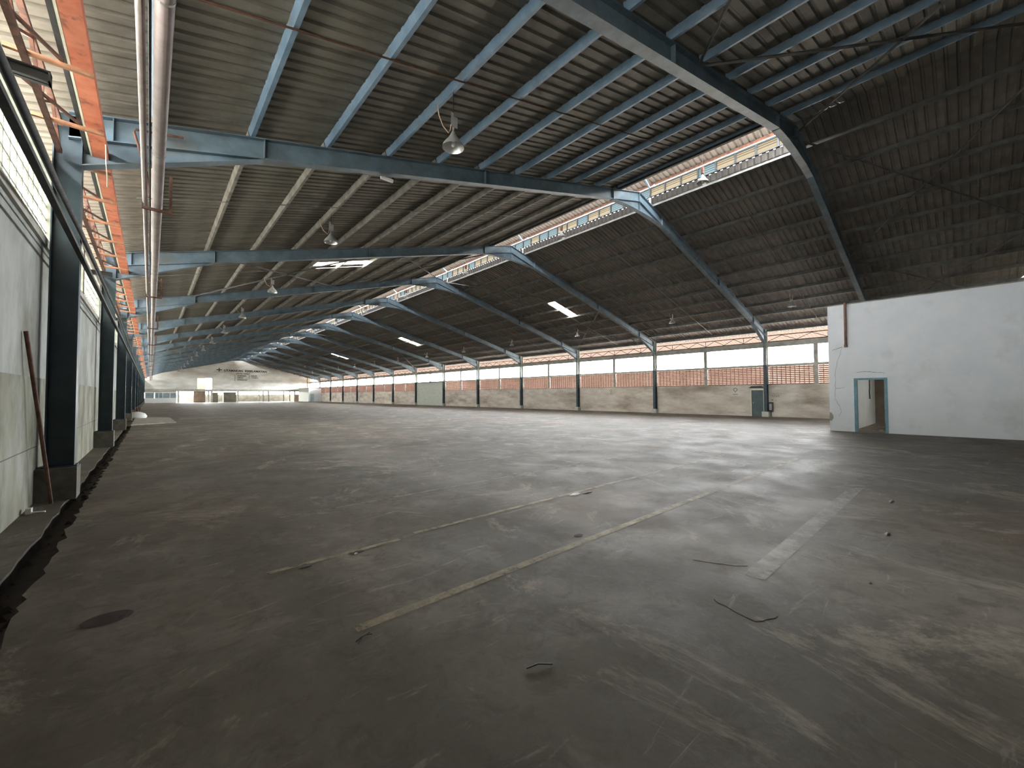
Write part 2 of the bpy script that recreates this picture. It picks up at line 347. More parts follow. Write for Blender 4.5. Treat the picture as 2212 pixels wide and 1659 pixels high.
# ------------------------------------------------------------------ ridge monitor with louvre windows
cap = empty('ceiling', (0, 0, 0), 'raised ribbed ridge cap above the strip of louvre windows', 'roof', kind='structure')
def capz(x): return 10.83+.26*(1.52-abs(x-XM))
for i in range(12, 181):
    y = -4.35+.65*i
    if y > YF-.1 : break
    for s_ in (-1, 1):
        key = ('cap', s_)
        if key not in _cache:
            n = len(PRF); v = [(x, yy, capz(x)+h) for x in (XM, XM+s_*1.54) for yy, h in PRF]
            _cache[key] = MB().add(v, [(j, j+1, n+j+1, n+j) for j in range(n-1)]).mesh('cap_sheet', MT['capsheet'])
        link('cap_sheet', _cache[key], cap, (0, y, 0))
for x in (13.5, XM, 16.46):
    ob('cap_purlin', MB().box((x-.04, YG+.1, capz(x)-.10), (x+.04, YF-.1, capz(x)-.005)), MT['rust'], cap)
ups = MB(); 
for s_ in (-1, 1):
    x = XM+s_*1.0 if s_ > 0 else XM-1.36
    x = 16.0 if s_ > 0 else 13.62
    n = 0; v = []; f = []
    y = YG
    # ribbed upstand sheet
    ys = []; yy = YG
    while yy < YF-.1:
        ys += [(yy, 0), (yy+.12, 0), (yy+.14, .03), (yy+.19, .03), (yy+.21, 0)]; yy += .2167
    mb = MB(); n = len(ys)
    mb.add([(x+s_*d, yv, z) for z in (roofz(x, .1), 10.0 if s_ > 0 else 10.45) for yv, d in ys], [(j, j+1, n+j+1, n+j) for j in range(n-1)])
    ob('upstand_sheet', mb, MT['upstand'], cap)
for k in range(14):
    y = FR[k]
    mb = MB(); mb.bar((15.98, y+.05, 10.4), (16.44, y+.05, 10.76), .05, .05); mb.box((15.95, y-.03, 9.7), (16.03, y+.05, 10.42))
    mb.bar((13.98-.36, y+.05, 10.4), (13.52, y+.05, 10.76), .05, .05); mb.box((13.6, y-.03, 9.7), (13.68, y+.05, 10.42))
    ob('cap_bracket', mb, MT['greysteel'], cap)
    mb = MB(); mb.bar((13.65, y+.02, 10.4), (XM, y+.02, capz(XM)-.1), .06, .06); mb.bar((16.0, y+.02, 10.4), (XM, y+.02, capz(XM)-.1), .06, .06)
    ob('cap_rafter', mb, MT['blue'], cap)
def louvre_mesh(m, key, wd=.58):
    if key not in _cache:
        mb = MB()
        for j in range(4):
            z = .035+j*.083; t = .09 if (j or key[0] == 'lw') else .068
            mb.add([(.015, 0, z), (-.015, 0, z+t), (-.015, wd, z+t), (.015, wd, z)], [(0, 1, 2, 3)])
        _cache[key] = mb.mesh('louvre_pane', m)
    return _cache[key]
wn = 0
for bi, (a, b) in enumerate(spans[1:]):
    for s_, x in ((1, 15.98),):
        wn += 1
        W = empty('window_%d' % wn, (x, a, 10.0), ('%s bay of the louvred ridge windows facing the camera, counted from the camera' if s_ > 0 else '%s bay of hidden left louvred ridge windows, counted from the camera') % ORD[bi], 'window', kind='structure')
        fr = MB(); L_ = b-a; fr.box((-.03, 0, 0), (.03, L_, .035)); fr.box((-.03, 0, .36), (.03, L_, .395)); fr.box((-.05, 0, .395), (.05, L_, .41))
        ob('window_frame', fr, MT['winbar'], W)
        n = max(1, round(L_/.65)); st = L_/n
        for j in range(n+1):
            if 'mul' not in _cache: _cache['mul'] = MB().box((-.055, -.026, 0), (.03, .026, .38)).mesh('mullion', MT['winbar'])
            link('mullion', _cache['mul'], W, (0, j*st if j < n else L_-.02, 0))
            if j < n:
                yel = random.random() < .62
                link('louvre_pane', louvre_mesh(MT['pane_y'] if yel else MT['pane_w'], ('ly' if yel else 'lw', round(st, 3)), st-.03), W, (0, j*st+.015, 0))

# ------------------------------------------------------------------ portal frames
def rafter_poly(xa, xb, d):     # parallelogram web
    return [(xa, roofz(xa)-d), (xb, roofz(xb)-d), (xb, roofz(xb)), (xa, roofz(xa))]
def build_frame(k, y, proto=None):
    lab = '%s blue steel portal frame arching over the hall, counted from the camera' % ORD[k]
    R = empty('portal_frame', (0, y, 0), lab, 'frame', 'blue steel portal frames across the hall')
    if proto:
        for c in proto.children:
            cc = c.copy(); COL.objects.link(cc); cc.parent = R
        return R
    D = .38
    for s_ in (-1, 1):
        f = (lambda x: x) if s_ < 0 else (lambda x: 2*XM-x)
        # right column line stands a little further out than the mirrored left one
        xe = -.82 if s_ < 0 else 30.62
        a, b = (xe-.15, XM) if s_ < 0 else (XM, xe+.15)
        web = MB().prism(rafter_poly(a, b, D), -.006, .006)
        for dd in (0, D):
            web.prism([(a, roofz(a)-dd-.018), (b, roofz(b)-dd-.018), (b, roofz(b)-dd), (a, roofz(a)-dd)], -.1, .1)
        ob('rafter', web, MT['blue'], R)
        # eave haunch: tapering web with its own flange
        hx = 2.4; h = MB()
        if s_ < 0: pts = [(-.82, 4.98), (1.55, roofz(1.55)-D-.02), (1.55, roofz(1.55)-D), (-.82, roofz(-.82)-D)]
        else: pts = [(28.25, roofz(28.25)-D-.02), (30.62, 4.92), (30.62, roofz(30.62)-D), (28.25, roofz(28.25)-D)]
        h.prism(pts, -.006, .006)
        h.prism([(pts[0][0], pts[0][1]-.016), (pts[1][0], pts[1][1]-.016), pts[1], pts[0]], -.1, .1)
        ob('eave_haunch', h, MT['blue'], R)
        # column
        c = MB(); x0, x1 = (-1.12, -.82) if s_ < 0 else (30.62, 30.92)
        zt = roofz((x0+x1)/2)-.02; zb = .46 if s_ < 0 else .34
        c.box((x0, -.1, zb), (x0+.014, .1, zt)); c.box((x1-.014, -.1, zb), (x1, .1, zt)); c.box((x0, -.006, zb), (x1, .006, zt)); c.box((x0-.03, -.12, zb), (x1+.03, .12, zb+.02))
        if s_ < 0:
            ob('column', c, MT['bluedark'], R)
            p = MB(); p.box((-1.2, -.22, 0), (-.78, .22, .46)); ob('pedestal', p, MT['pedestal'], R)
        else:
            lo = MB(); lo.box((x0, -.1, zb), (x0+.014, .1, 3.45)); lo.box((x1-.014, -.1, zb), (x1, .1, 3.45)); lo.box((x0, -.006, zb), (x1, .006, 3.45)); lo.box((x0-.03, -.12, zb), (x1+.03, .12, zb+.02))
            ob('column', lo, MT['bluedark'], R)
            hi = MB(); hi.box((x0, -.1, 3.45), (x0+.014, .1, zt)); hi.box((x1-.014, -.1, 3.45), (x1, .1, zt)); hi.box((x0, -.006, 3.45), (x1, .006, zt))
            ob('column_head', hi, MT['greenish'], R)  # haze and glare on the upper column painted in as a pale tone
            p = MB(); p.box((30.5, -.2, 0), (30.92, .2, .34)); ob('pedestal', p, MT['beamc'], R)
        for x in (-.5, 1.55, 6.9, 13.1):
            xx = f(x)
            st = MB().box((xx-.006, -.095, roofz(xx)-D), (xx+.006, .095, roofz(xx))); ob('stiffener', st, MT['blue'], R)
    # ridge haunch
    lo = [(13.1, roofz(13.1)-D-.02), (14.0, 9.08), (XM, 9.10), (15.96, 9.08), (16.86, roofz(16.86)-D-.02)]
    rb = [(x, roofz(x)-D) for x, _ in lo]
    h = MB()
    for i in range(4):
        h.prism([lo[i], lo[i+1], rb[i+1], rb[i]], -.006, .006)
        h.prism([(lo[i][0], lo[i][1]-.016), (lo[i+1][0], lo[i+1][1]-.016), lo[i+1], lo[i]], -.1, .1)
    ob('ridge_haunch', h, MT['blue'], R)
    ob('stiffener', MB().box((XM-.006, -.095, 9.1), (XM+.006, .095, ZR)), MT['blue'], R)
    return R
proto = build_frame(0, FR[0])
for k in range(1, 14): build_frame(k, FR[k], proto)

# ------------------------------------------------------------------ left wall
wl = empty('wall_left', (XL, 0, 0), 'grimy grey plaster wall with a mouldy lower half behind the left columns', 'wall', kind='structure')
def wbox(name, a, b, m, par=wl): return ob(name, MB().box(inv(a, par.location), inv(b, par.location)), m, par)
wbox('upper_plaster', (XL-.2, YN, 1.75), (XL, YF, 3.72), MT['plaster_l'])
wbox('lower_plaster', (XL-.2, YN, -.3), (XL+.008, YF, 1.75), MT['plaster_low'])
wbox('plinth_crack', (XL, YN, .78), (XL+.012, YF, .79), MT['dark'])
wbox('sill', (XL-.2, YN, 3.68), (XL+.04, YF, 3.80), MT['beamc'])
wbox('head_beam', (XL-.2, YN, 4.92), (XL+.0, YF, 5.06), MT['concrete'])
wcount = 200
spansL = [(YN, YG)]+spans[1:]
for bi, (a, b) in enumerate(spansL):
    hi = b+.72
    if bi == 0: wins = [(-2.2, 1.6), (1.9, 4.1)]
    elif bi == 1: wins = [(4.4, 5.55), (5.7, 9.6)]
    else: wins = [(b-7.1, b-3.3), (b-3.15, b+.75)]
    if bi == len(spansL)-1: wins = wins[:1]
    prev = None
    for wi, (y0, y1) in enumerate(wins):
        wcount += 1
        lab = '%s glass block window high on the left wall, counted from the camera' % (ORD[(wcount-201)] if wcount-201 < 16 else 'farther, number %s' % str(wcount-200))
        W = empty('window_%d' % wcount, (XL-.08, y0, 3.80), lab, 'window', kind='structure')
        L_ = y1-y0; H = 1.12
        fr = MB(); fr.box((-.05, 0, 0), (.08, .07, H)); fr.box((-.05, L_-.07, 0), (.08, L_, H)); fr.box((-.05, 0, H-.05), (.08, L_, H)); fr.box((-.05, 0, 0), (.08, L_, .04))
        ob('window_frame', fr, MT['beamc'], W)
        n = max(2, round(L_/.33)); st = (L_-.14)/n; rows = 5; hz = (H-.09)/rows
        stuff = MB()
        bars = MB()
        for i in range(1, n): bars.box((-.012, .07+i*st-.013, .04), (.02, .07+i*st+.013, H-.05))
        for j in range(1, rows): bars.box((-.012, .07, .04+j*hz-.013), (.02, L_-.07, .04+j*hz+.013))
        ob('mortar_grid', bars, MT['beamc'], W)
        if bi == 0 and wi == 1: pass      # unseen window, left unglazed to throw more light on the white wall
        elif bi in (1, 2):
            key = ('gb', round(st, 3))
            if key not in _cache: _cache[key] = MB().add([(0, .006, .006), (.0, st-.006, .006), (0, st-.006, hz-.006), (0, .006, hz-.006), (.006, st/2, hz/2)], [(0, 1, 4), (1, 2, 4), (2, 3, 4), (3, 0, 4)]).mesh('glass_block', MT['glassblock'])
            for i in range(n):
                for j in range(rows): link('glass_block', _cache[key], W, (0, .07+i*st, .04+j*hz))
        else:
            mb = MB().add([(0, .07, .04), (0, L_-.07, .04), (0, L_-.07, H-.05), (0, .07, H-.05)], [(0, 1, 2, 3)])
            ob('glass_block_panel', mb, MT['glassblock'], W, kind='stuff')
    # piers between windows
    ws = sorted(wins); 
    ends = [(ws[i][1], ws[i+1][0]) for i in range(len(ws)-1)]
    nxt = {0: 4.4, 1: None}.get(bi)
    if bi == 0: ends += [(YN, -2.2), (4.1, 4.4)]
    elif bi < len(spansL)-1:
        b2 = spansL[bi+1][1]; ends += [(ws[-1][1], b2-7.1)]
    else: ends += [(ws[-1][1], YF)]
    for e0, e1 in ends:
        if e1-e0 > .01: wbox('pier', (XL-.2, e0, 3.78), (XL-.01, e1, 4.95), MT['concrete'])
# outside: ribbed canopy beyond the right eave, gutter beyond the left
MT['peacht'] = translucent('peach_translucent_sheet', (.0145, .0108, .0087), 0)
def canopy(name, x0, z0, x1, z1, label, m):
    mb = MB(); ys = []; y = YN-1
    while y < YF+2:
        ys += [(y, 0), (y+.12, 0), (y+.14, .03), (y+.18, .03), (y+.2, 0)]; y += .2167
    n = len(ys); mb.add([(x, yy, z+h) for x, z in ((x0, z0), (x1, z1)) for yy, h in ys], [(j, j+1, n+j+1, n+j) for j in range(n-1)])
    return ob(name, mb, m, label=label, cat='canopy')
canopy('outside_canopy', 31.35, 5.80, 34.3, 5.25, 'peach ribbed outside canopy seen through the right eave trusses', MT['peacht'])
ob('gutter', MB().prism([(-1.95, 5.28), (-1.70, 5.28), (-1.70, 5.50), (-1.72, 5.50), (-1.72, 5.30), (-1.93, 5.30), (-1.93, 5.45), (-1.95, 5.45)], YN, YF), MT['greenish'], label='pale gutter outside along the left eave, behind the lattice', cat='gutter')

# ------------------------------------------------------------------ right wall
wr = empty('wall_right', (XR, 0, 0), 'stained beige plaster wall below a red brick vent screen and open window strip', 'wall', kind='structure')
GD0, GD1, GDZ = 9.08, 9.80, 1.78
for a, b in ((YN, GD0), (GD1, YF)): wbox('plaster_dado', (XR, a, -.3), (XR+.2, b, 2.15), MT['plaster'], wr)
wbox('plaster_over_door', (XR, GD0, GDZ), (XR+.2, GD1, 2.15), MT['plaster'], wr)
wbox('sill_beam', (XR-.03, 3.6, 3.35), (XR+.2, YF, 3.5), MT['beamc'], wr)
wbox('head_beam', (XR-.03, 3.6, 4.66), (XR+.2, YF, 4.98), MT['beamc'], wr)
wbox('solid_wall', (XR, YN, 2.15), (XR+.2, 3.75, 5.9), MT['plaster'], wr)
posts = []
for bi, (a, b) in enumerate(spans[1:]):
    mids = [(a+b)/2]
    if bi == 0: mids = [6.14]
    for y in mids: posts.append(y)
posts += [Y0+BAY*k for k in range(13)]
for y in posts: wbox('post', (XR-.02, y-.11, 2.15), (XR+.2, y+.11, 4.7), MT['concrete'], wr)
# brick screens
cuts = sorted(posts+[3.75, YF]); bw, rh = .262, .12
bA = MB().box((0, .005, 0), (.10, bw-.005, .056)).mesh('brick', MT['brick'])
bB = MB().box((.01, 0, .056), (.09, .034, rh)).mesh('brick', MT['brick'])
stuff = MB(); cnt = 0
for y0, y1 in zip(cuts[:-1], cuts[1:]):
    y0 += .11; y1 -= .11
    if y1-y0 < .3: continue
    if abs((y0+y1)/2-50.87) < 2.5 or abs((y0+y1)/2-54.87) < 2.5: continue
    n = max(1, round((y1-y0)/bw)); st = (y1-y0)/n
    for r in range(10):
        z = 2.15+r*rh
        for i in range(n):
            y = y0+i*st; jx = random.uniform(-.006, .006)
            if 8.9 < (y0+y1)/2 < 12.8 or (5.9 < (y0+y1)/2 < 8.9 and cnt < 298):
                link('brick', bA, wr, (.04+jx, y, z)); cnt += 1
                if cnt < 298 or True:
                    link('brick', bB, wr, (.04+jx, y, z)); cnt += 1
            else:
                stuff.box((.04+jx, y+.005, z), (.14+jx, y+st-.005, z+.056)); stuff.box((.05+jx, y, z+.056), (.13+jx, y+.034, z+rh))
ob('brick_screen', stuff, MT['brick'], wr, kind='stuff')
PX = MB().box(inv((XR-.03, 48.97, 0), wr.location), inv((XR+.0, 56.77, 3.5), wr.location)); ob('board_panel', PX, MT['panel'], wr)
wbox('board_backing', (XR, 48.9, 2.1), (XR+.15, 56.8, 3.4), MT['panel'], wr)
# outside wall seen through the brick holes
ob('outside_wall', MB().box((34.0, YN-3, -.32), (34.25, YF+4, 3.55)), MT['peach'], label='pink outside wall seen through the brick vent holes', cat='wall')
# exit door
d = empty('door_1', (XR, GD0, 0), 'dark green closed exit door in the beige right wall beside a column', 'door', kind='structure')
ob('door_leaf', MB().box((.02, .0, .0), (.06, GD1-GD0, GDZ)), MT['doorgreen'], d)
fr = MB(); fr.box((-.02, -.07, 0), (.06, 0, GDZ+.06)); fr.box((-.02, GD1-GD0, 0), (.06, GD1-GD0+.05, GDZ+.06)); fr.box((-.02, -.07, GDZ), (.06, GD1-GD0+.05, GDZ+.12))
ob('door_frame', fr, MT['cream'], d)
ob('door_handle', MB().box((-.02, .60, .85), (.02, .64, .97)), MT['greysteel'], d)
ob('rain_hood', MB().prism([(-.1, 1.93), (.85, 1.93), (.7, 2.05), (.1, 2.06)], -.12, .02, 'X'), MT['dark'], d)
# electrical box + conduit, signs
o = empty('switch_box', (XR-.12, 8.62, .35), 'small black electrical box on the wall beside the exit door column', 'electrical box')
ob('housing', MB().box((-.05, -.12, 0), (.1, .12, .62)), MT['dark'], o); ob('conduit', MB().tube([(.06, -.0, 0), (.06, 0, -.33)], .02, 6), MT['dark'], o); ob('cover', MB().box((-.06, -.08, .1), (-.05, .08, .52)), MT['greysteel'], o)
def ring(name, y, z, r, label, extra):
    o = empty(name, (XR-.01, y, z), label, 'sign')
    mb = MB(); n = 24
    for j in range(n):
        a0, a1 = 2*pi*j/n, 2*pi*(j+1)/n
        mb.add([(0, r*cos(a0), r*sin(a0)), (0, r*cos(a1), r*sin(a1)), (0, .78*r*cos(a1), .78*r*sin(a1)), (0, .78*r*cos(a0), .78*r*sin(a0))], [(0, 1, 2, 3)])
    ob('painted_ring', mb, MT['black'], o)
    for (a, b, c, e) in extra: ob('painted_bar', MB().box((-.002, a, c), (.0, b, e)), MT['black'], o)
ring('painted_sign', 10.83, 1.83, .13, 'black painted ring sign on the wall left of the exit door', [(-.03, .03, -.21, -.17), (-.16, .17, -.345, -.315)])
ring('painted_sign', 21.2, 1.86, .11, 'small black painted ring sign on the wall one bay beyond the first', [(-.03, .03, -.19, -.16), (-.14, .14, -.27, -.25)])
g = MB(); rr = random.Random(4)
for j in range(9):
    y = 8.6-j*.055; z = 1.38+rr.uniform(-.03, .03)
    g.bar((0, y, z-.05), (0, y-.03*rr.choice((-1, 1)), z+.05), .004, .014)
g.bar((0, 8.62, 1.18), (0, 8.5, 1.08), .004, .02); g.bar((0, 8.5, 1.18), (0, 8.58, 1.06), .004, .02); g.bar((0, 8.36, 1.14), (0, 8.32, 1.06), .004, .02)
g2 = ob('graffiti', g, MT['black'], label='black painted scribble on the wall right of the exit door column', cat='graffiti'); g2.location = (XR-.004, 0, 0)

# ------------------------------------------------------------------ eave trusses
def truss(k, x, a, b, z0, z1, m, label, group, step=.66, name='eave_truss', bs=.055):
    R = empty(name, (x, a, z0), label, 'truss', group); L_ = b-a
    ob('bottom_chord', MB().box((-bs/2, .1, 0), (bs/2, L_-.1, bs)), m, R); ob('top_chord', MB().box((-bs/2, .1, z1-z0-bs), (bs/2, L_-.1, z1-z0)), m, R)
    n = max(2, int(L_/step/2)*2); st = (L_-.2)/n; key = ('tw', round(st, 3), round(z1-z0, 2), bs, m.name)
    if key not in _cache:
        _cache[key] = (MB().bar((0, 0, bs), (0, st, z1-z0-bs), .032, .032).mesh('web_bar', m), MB().bar((0, 0, z1-z0-bs), (0, st, bs), .032, .032).mesh('web_bar', m), MB().box((-.015, -.015, bs), (.015, .015, z1-z0-bs)).mesh('web_post', m))
    for i in range(n):
        link('web_bar', _cache[key][i % 2], R, (0, .1+i*st, 0))
        if i % 4 == 2: link('web_post', _cache[key][2], R, (0, .1+i*st, 0))
    return R
for bi, (a, b) in enumerate(spans[1:]):
    truss(bi, XR+.1, max(a, 3.8), b, 5.0, 5.46, MT['rust'], '%s lattice truss above the right window strip, counted from the camera' % ORD[bi], 'right eave trusses')
for bi, (a, b) in enumerate(spans):
    R = truss(bi, -1.05, a, b-(1.2 if b > YF-1 else 0), 5.06, 5.52, MT['rust'], '%s rusty lattice truss at the left eave, counted from the camera' % ORD[bi], 'left eave trusses', name='eave_truss')
    n = round((b-a)/1.28); st = (b-a)/n
    for i in range(n):
        key = ('rung',)
        if key not in _cache: _cache[key] = MB().box((-.14, -.022, .0), (.52, .022, .045)).mesh('rung', MT['rung'])
        if ('rd', round(st, 2)) not in _cache: _cache[('rd', round(st, 2))] = MB().bar((-.1, -st*.55, .06), (.28, -.02, .06), .03, .03).mesh('brace_bar', MT['rust'])
        link('rung', _cache[key], R, (0, .35+i*st, .02)); 
        if i: link('brace_bar', _cache[('rd', round(st, 2))], R, (0, .35+i*st, .02))
B = empty('eave_beam', (-.63, YN, 5.2), 'long orange primed steel channel along the left eave', 'beam')
ob('channel', MB().prism([(-.085, -.02), (.085, -.02), (.085, .10), (.078, .10), (.078, -.012), (-.078, -.012), (-.078, .10), (-.085, .10)], 0, YF-YN-.3), MT['orange'], B)
ob('cream_flange', MB().box((-.112, 0, -.018), (-.09, YF-YN-.3, .06)), MT['cream'], B)
ob('dark_flange', MB().box((-.165, 0, -.01), (-.125, YF-YN-.3, .05)), MT['dark'], B)
# wall brackets and long conduits on the left
for y in (5.95, 14.6, 22.9, 30.9):
    o = empty('wall_bracket', (XL, y, 4.56), '%s black stub bracket sticking out of the left wall, counted from the camera' % ORD[[5.95, 14.6, 22.9, 30.9].index(y)], 'bracket', 'black wall brackets')
    bq = MB(); bq.box((0, -.05, 0), (.42, .05, .012)); bq.box((0, -.05, .1), (.42, .05, .112)); bq.box((0, -.008, 0), (.42, .008, .11)); bq.box((.405, -.05, 0), (.42, .05, .112))
    ob('arm', bq, MT['dark'], o); ob('wall_plate', MB().box((-.0, -.09, -.05), (.015, .09, .16)), MT['dark'], o)
ob('cable_tray', MB().prism([(-.80, 3.47), (-.745, 3.47), (-.745, 3.515), (-.751, 3.515), (-.751, 3.476), (-.80, 3.476)], YN, 60), MT['dark'], label='long dark steel angle running across the left windows', cat='rail')
ob('conduit_pipe', MB().tube([(-.775, YN, 3.68), (-.775, 6.4, 3.74), (-.775, 8.4, 3.82), (-.775, 10.8, 3.85), (-.775, 17.5, 3.96), (-.775, 28.8, 3.84), (-.775, 50, 3.8)], .032, 10), MT['dgrey'], label='grey conduit pipe running above the dark rail on the left', cat='pipe', smooth=True)
ob('conduit_pipe', MB().tube([(-.795, YN, 3.60), (-.795, 17, 3.63), (-.795, 50, 3.66)], .014, 6), MT['dark'], label='thin black conduit between the dark rail and the grey pipe', cat='pipe')

# ------------------------------------------------------------------ hanging pipes
ZP = 4.69
bp = empty('roof_pipe', (.035, YN, ZP), 'thick mauve grey pipe hanging under the left roof slope', 'pipe')
mb = MB().tube([(0, 0, 0), (0, 50, -.005), (-.03, YF-YN-1, 0)], .068, 16); q = ob('pipe', mb, MT['pipe'], bp, smooth=True)
key = MB().tube([(0, -.012, 0), (0, .012, 0)], .072, 16).mesh('pipe_joint', MT['greysteel'])
for y in [4.2, 7.0, 9.9, 14, 19, 25, 31, 37, 45, 53]: link('pipe_joint', key, bp, (0, y-YN, 0))
sp_ = empty('roof_pipe', (-.115, YN, ZP-.01), 'thin grey pipe hanging beside the thick roof pipe', 'pipe')
ob('pipe', MB().tube([(0, 0, 0), (0, 50, 0), (0, YF-YN-1, 0)], .032, 10), MT['pipe'], sp_, smooth=True)
ob('wire_tie', MB().tube([(-.02, 6.0, .05), (.02, 6.5, .04), (.0, 7.0, .05)], .006, 5), MT['dark'], sp_)
ob('roof_cable', MB().tube([(-.055, YN, ZP+.03), (-.055, 30, ZP+.03), (-.055, YF-1, ZP+.03)], .012, 6), MT['dark'], label='dark cable between the thin and the thick roof pipe', cat='cable')
for k, y in enumerate([FR[i] for i in range(0, 14)]):
    o = empty('pipe_hanger', (.035, y+.04, ZP-.1), '%s rusty strap hanger carrying the two roof pipes, counted from the camera' % ORD[k], 'hanger', 'pipe hangers on the portal frames')
    key = ('hg',)
    if key not in _cache:
        _cache[key] = (MB().box((-.19, -.02, -.025), (.19, .02, .015)).mesh('cross_bar', MT['rust']), MB().box((.15, -.02, 0), (.19, .02, .62)).mesh('strap', MT['rust']), MB().box((-.19, -.012, 0), (-.165, .012, .5)).mesh('strap', MT['dark']))
    link('cross_bar', _cache[key][0], o); link('strap', _cache[key][1], o); link('strap', _cache[key][2], o)
ob('red_pipe', MB().tube([(.35, 8.72, 5.86), (-.24, 8.72, 5.74), (-.26, 8.74, 5.70), (-.1, 8.74, 5.1), (-.06, 8.76, 4.72)], .018, 8), MT['rust'], label='thin dark red pipe bent down over the second frame beside the roof pipes', cat='pipe')
ob('hanging_wire', MB().tube([(-.545, 8.3, 5.17), (-.54, 8.35, 4.9), (-.535, 8.5, 4.75), (-.54, 8.6, 4.66)], .007, 5), MT['cream'], label='loose cream wire dangling from the orange channel', cat='wire')

# mid-bay thin rods running up the slopes
for bi, (a, b) in enumerate(spans[1:]):
    y = 5.78 if bi == 0 else (a+b)/2-.7
    for side, xa, xb in (('left', -.3, 11.6), ('right', 18.2, 30.4)):
        if bi > 6: continue
        ob('sag_rod', MB().tube([(xa, y, roofz(xa)-.015), ((xa+xb)/2, y, roofz((xa+xb)/2)-.02), (xb, y, roofz(xb)-.015)], .014 if bi == 0 else .011, 6), MT['rust'] if bi == 0 else MT['greysteel'],
           label='thin rod across the purlins, %s slope, %s full bay from camera' % (side, ORD[bi]), cat='rod', group='rods across the purlins')

# ------------------------------------------------------------------ wind braces
def brace(x0, y0, x1, y1, par):
    o = MB(); a = Vector((x0, y0, roofz(x0)-.06)); b = Vector((x1, y1, roofz(x1)-.06)); o.bar(a, b, .06, .008); o.bar(a+Vector((0, 0, -.025)), b+Vector((0, 0, -.025)), .008, .05)
    ob('brace_bar', o, MT['greyr'], par)
nm = {0: 'the camera-end bay', 3: 'the third full bay', 7: 'the seventh full bay'}
for bi in (0, 3, 7):
    a, b = spans[bi]; a += .1; b -= .1
    if bi == 0: a = -1.9
    for (x0, x1, t) in ((1.4, 7.9, 'lower left'), (8.1, 15.1, 'upper left'), (15.6, 23.3, 'upper right'), (23.6, 30.4, 'lower right')):
        W = empty('wind_brace', (0, 0, 0), 'crossed grey diagonal braces under the %s roof slope in %s' % (t, nm[bi]), 'brace', 'diagonal wind braces under the roof')
        brace(x0, a, x1, b, W); brace(x0, b-.02, x1, a+.02, W)

# ------------------------------------------------------------------ pendant lamps
LR = .20
prof_o = [(.022, .20), (.03, .17), (.05, .13), (.09, .06), (.14, 0), (.185, -.06), (LR, -.11)]
def lamp_parts():
    sh = MB().lathe(prof_o, 22).mesh('reflector', MT['lampgrey'])
    si = MB().lathe([(r-.004, z-.004) for r, z in prof_o], 22).mesh('reflector_lining', MT['lampin'])
    bu = MB().lathe([(.001, -.10), (.03, -.09), (.045, -.05), (.04, -.01), (.022, .04), (.02, .12)], 12).mesh('bulb', MT['bulb'])
    br = MB().box((-.075, -.05, .24), (-.02, -.045, .50)).box((-.02, -.05, .24), (.06, -.045, .44)).box((-.02, -.05, .2), (.0, .0, .26)).mesh('ballast_box', MT['lampgrey'])
    ch = MB().tube([(0, 0, .2), (0, 0, 1.0)], .008, 5).mesh('drop_rod', MT['dark'])
    cb = MB().tube([(-.33, 0, .52), (-.30, 0, .35), (-.22, 0, .2), (-.1, 0, .12), (-.06, 0, .2), (-.05, 0, .3)], .009, 5).mesh('cable', MT['cable'])
    for me in (sh, si, bu):
        for p in me.polygons: p.use_smooth = True
    return sh, si, bu, br, ch, cb
LP = lamp_parts()
rusty_box = MB().box((-.06, -.04, .22), (.06, .04, .46)).mesh('ballast_box', MT['rust'])
def lamp(x, y, z, label, group, top, rusty=False):
    o = empty('pendant_lamp', (x, y, z), label, 'lamp', group)
    a, b, c, d_, e, f = LP
    link('reflector', a, o); link('reflector_lining', b, o); link('bulb', c, o); link('ballast_box', rusty_box if rusty else d_, o)
    r = link('drop_rod', MB().tube([(0, 0, .2), (0, 0, top-z)], .007, 5).mesh('drop_rod', MT['dark']), o)
    if not rusty: link('cable', f, o)
mids = [6.14]+[12.87+8*k for k in range(12)]
for k, y in enumerate(mids):
    lamp(4.06, y, 6.13 if k == 0 else 6.3, 'grey bell-shaped lamp under the left roof slope, %s from the camera' % ORD[k], 'left row of hanging lamps', roofz(4.06)+.02)
    lamp(14.75, y, 9.25, 'bell-shaped lamp hanging in the ridge line, %s from the camera' % ORD[k], 'ridge row of hanging lamps', capz(14.9)-.05, True)
    lamp(25.8, y, 6.35, 'bell-shaped lamp under the right roof slope, %s from the camera' % ORD[k], 'right row of hanging lamps', roofz(25.8)+.02)
o = empty('junction_box', (4.1, 9.0, 6.60), 'small white box fixed to the bottom flange of the second frame', 'electrical box'); ob('housing', MB().box((-.16, -.03, -.03), (.14, .03, .035)), MT['whitep'], o); ob('clamp', MB().box((.12, -.02, .035), (.16, .02, .08)), MT['dark'], o)

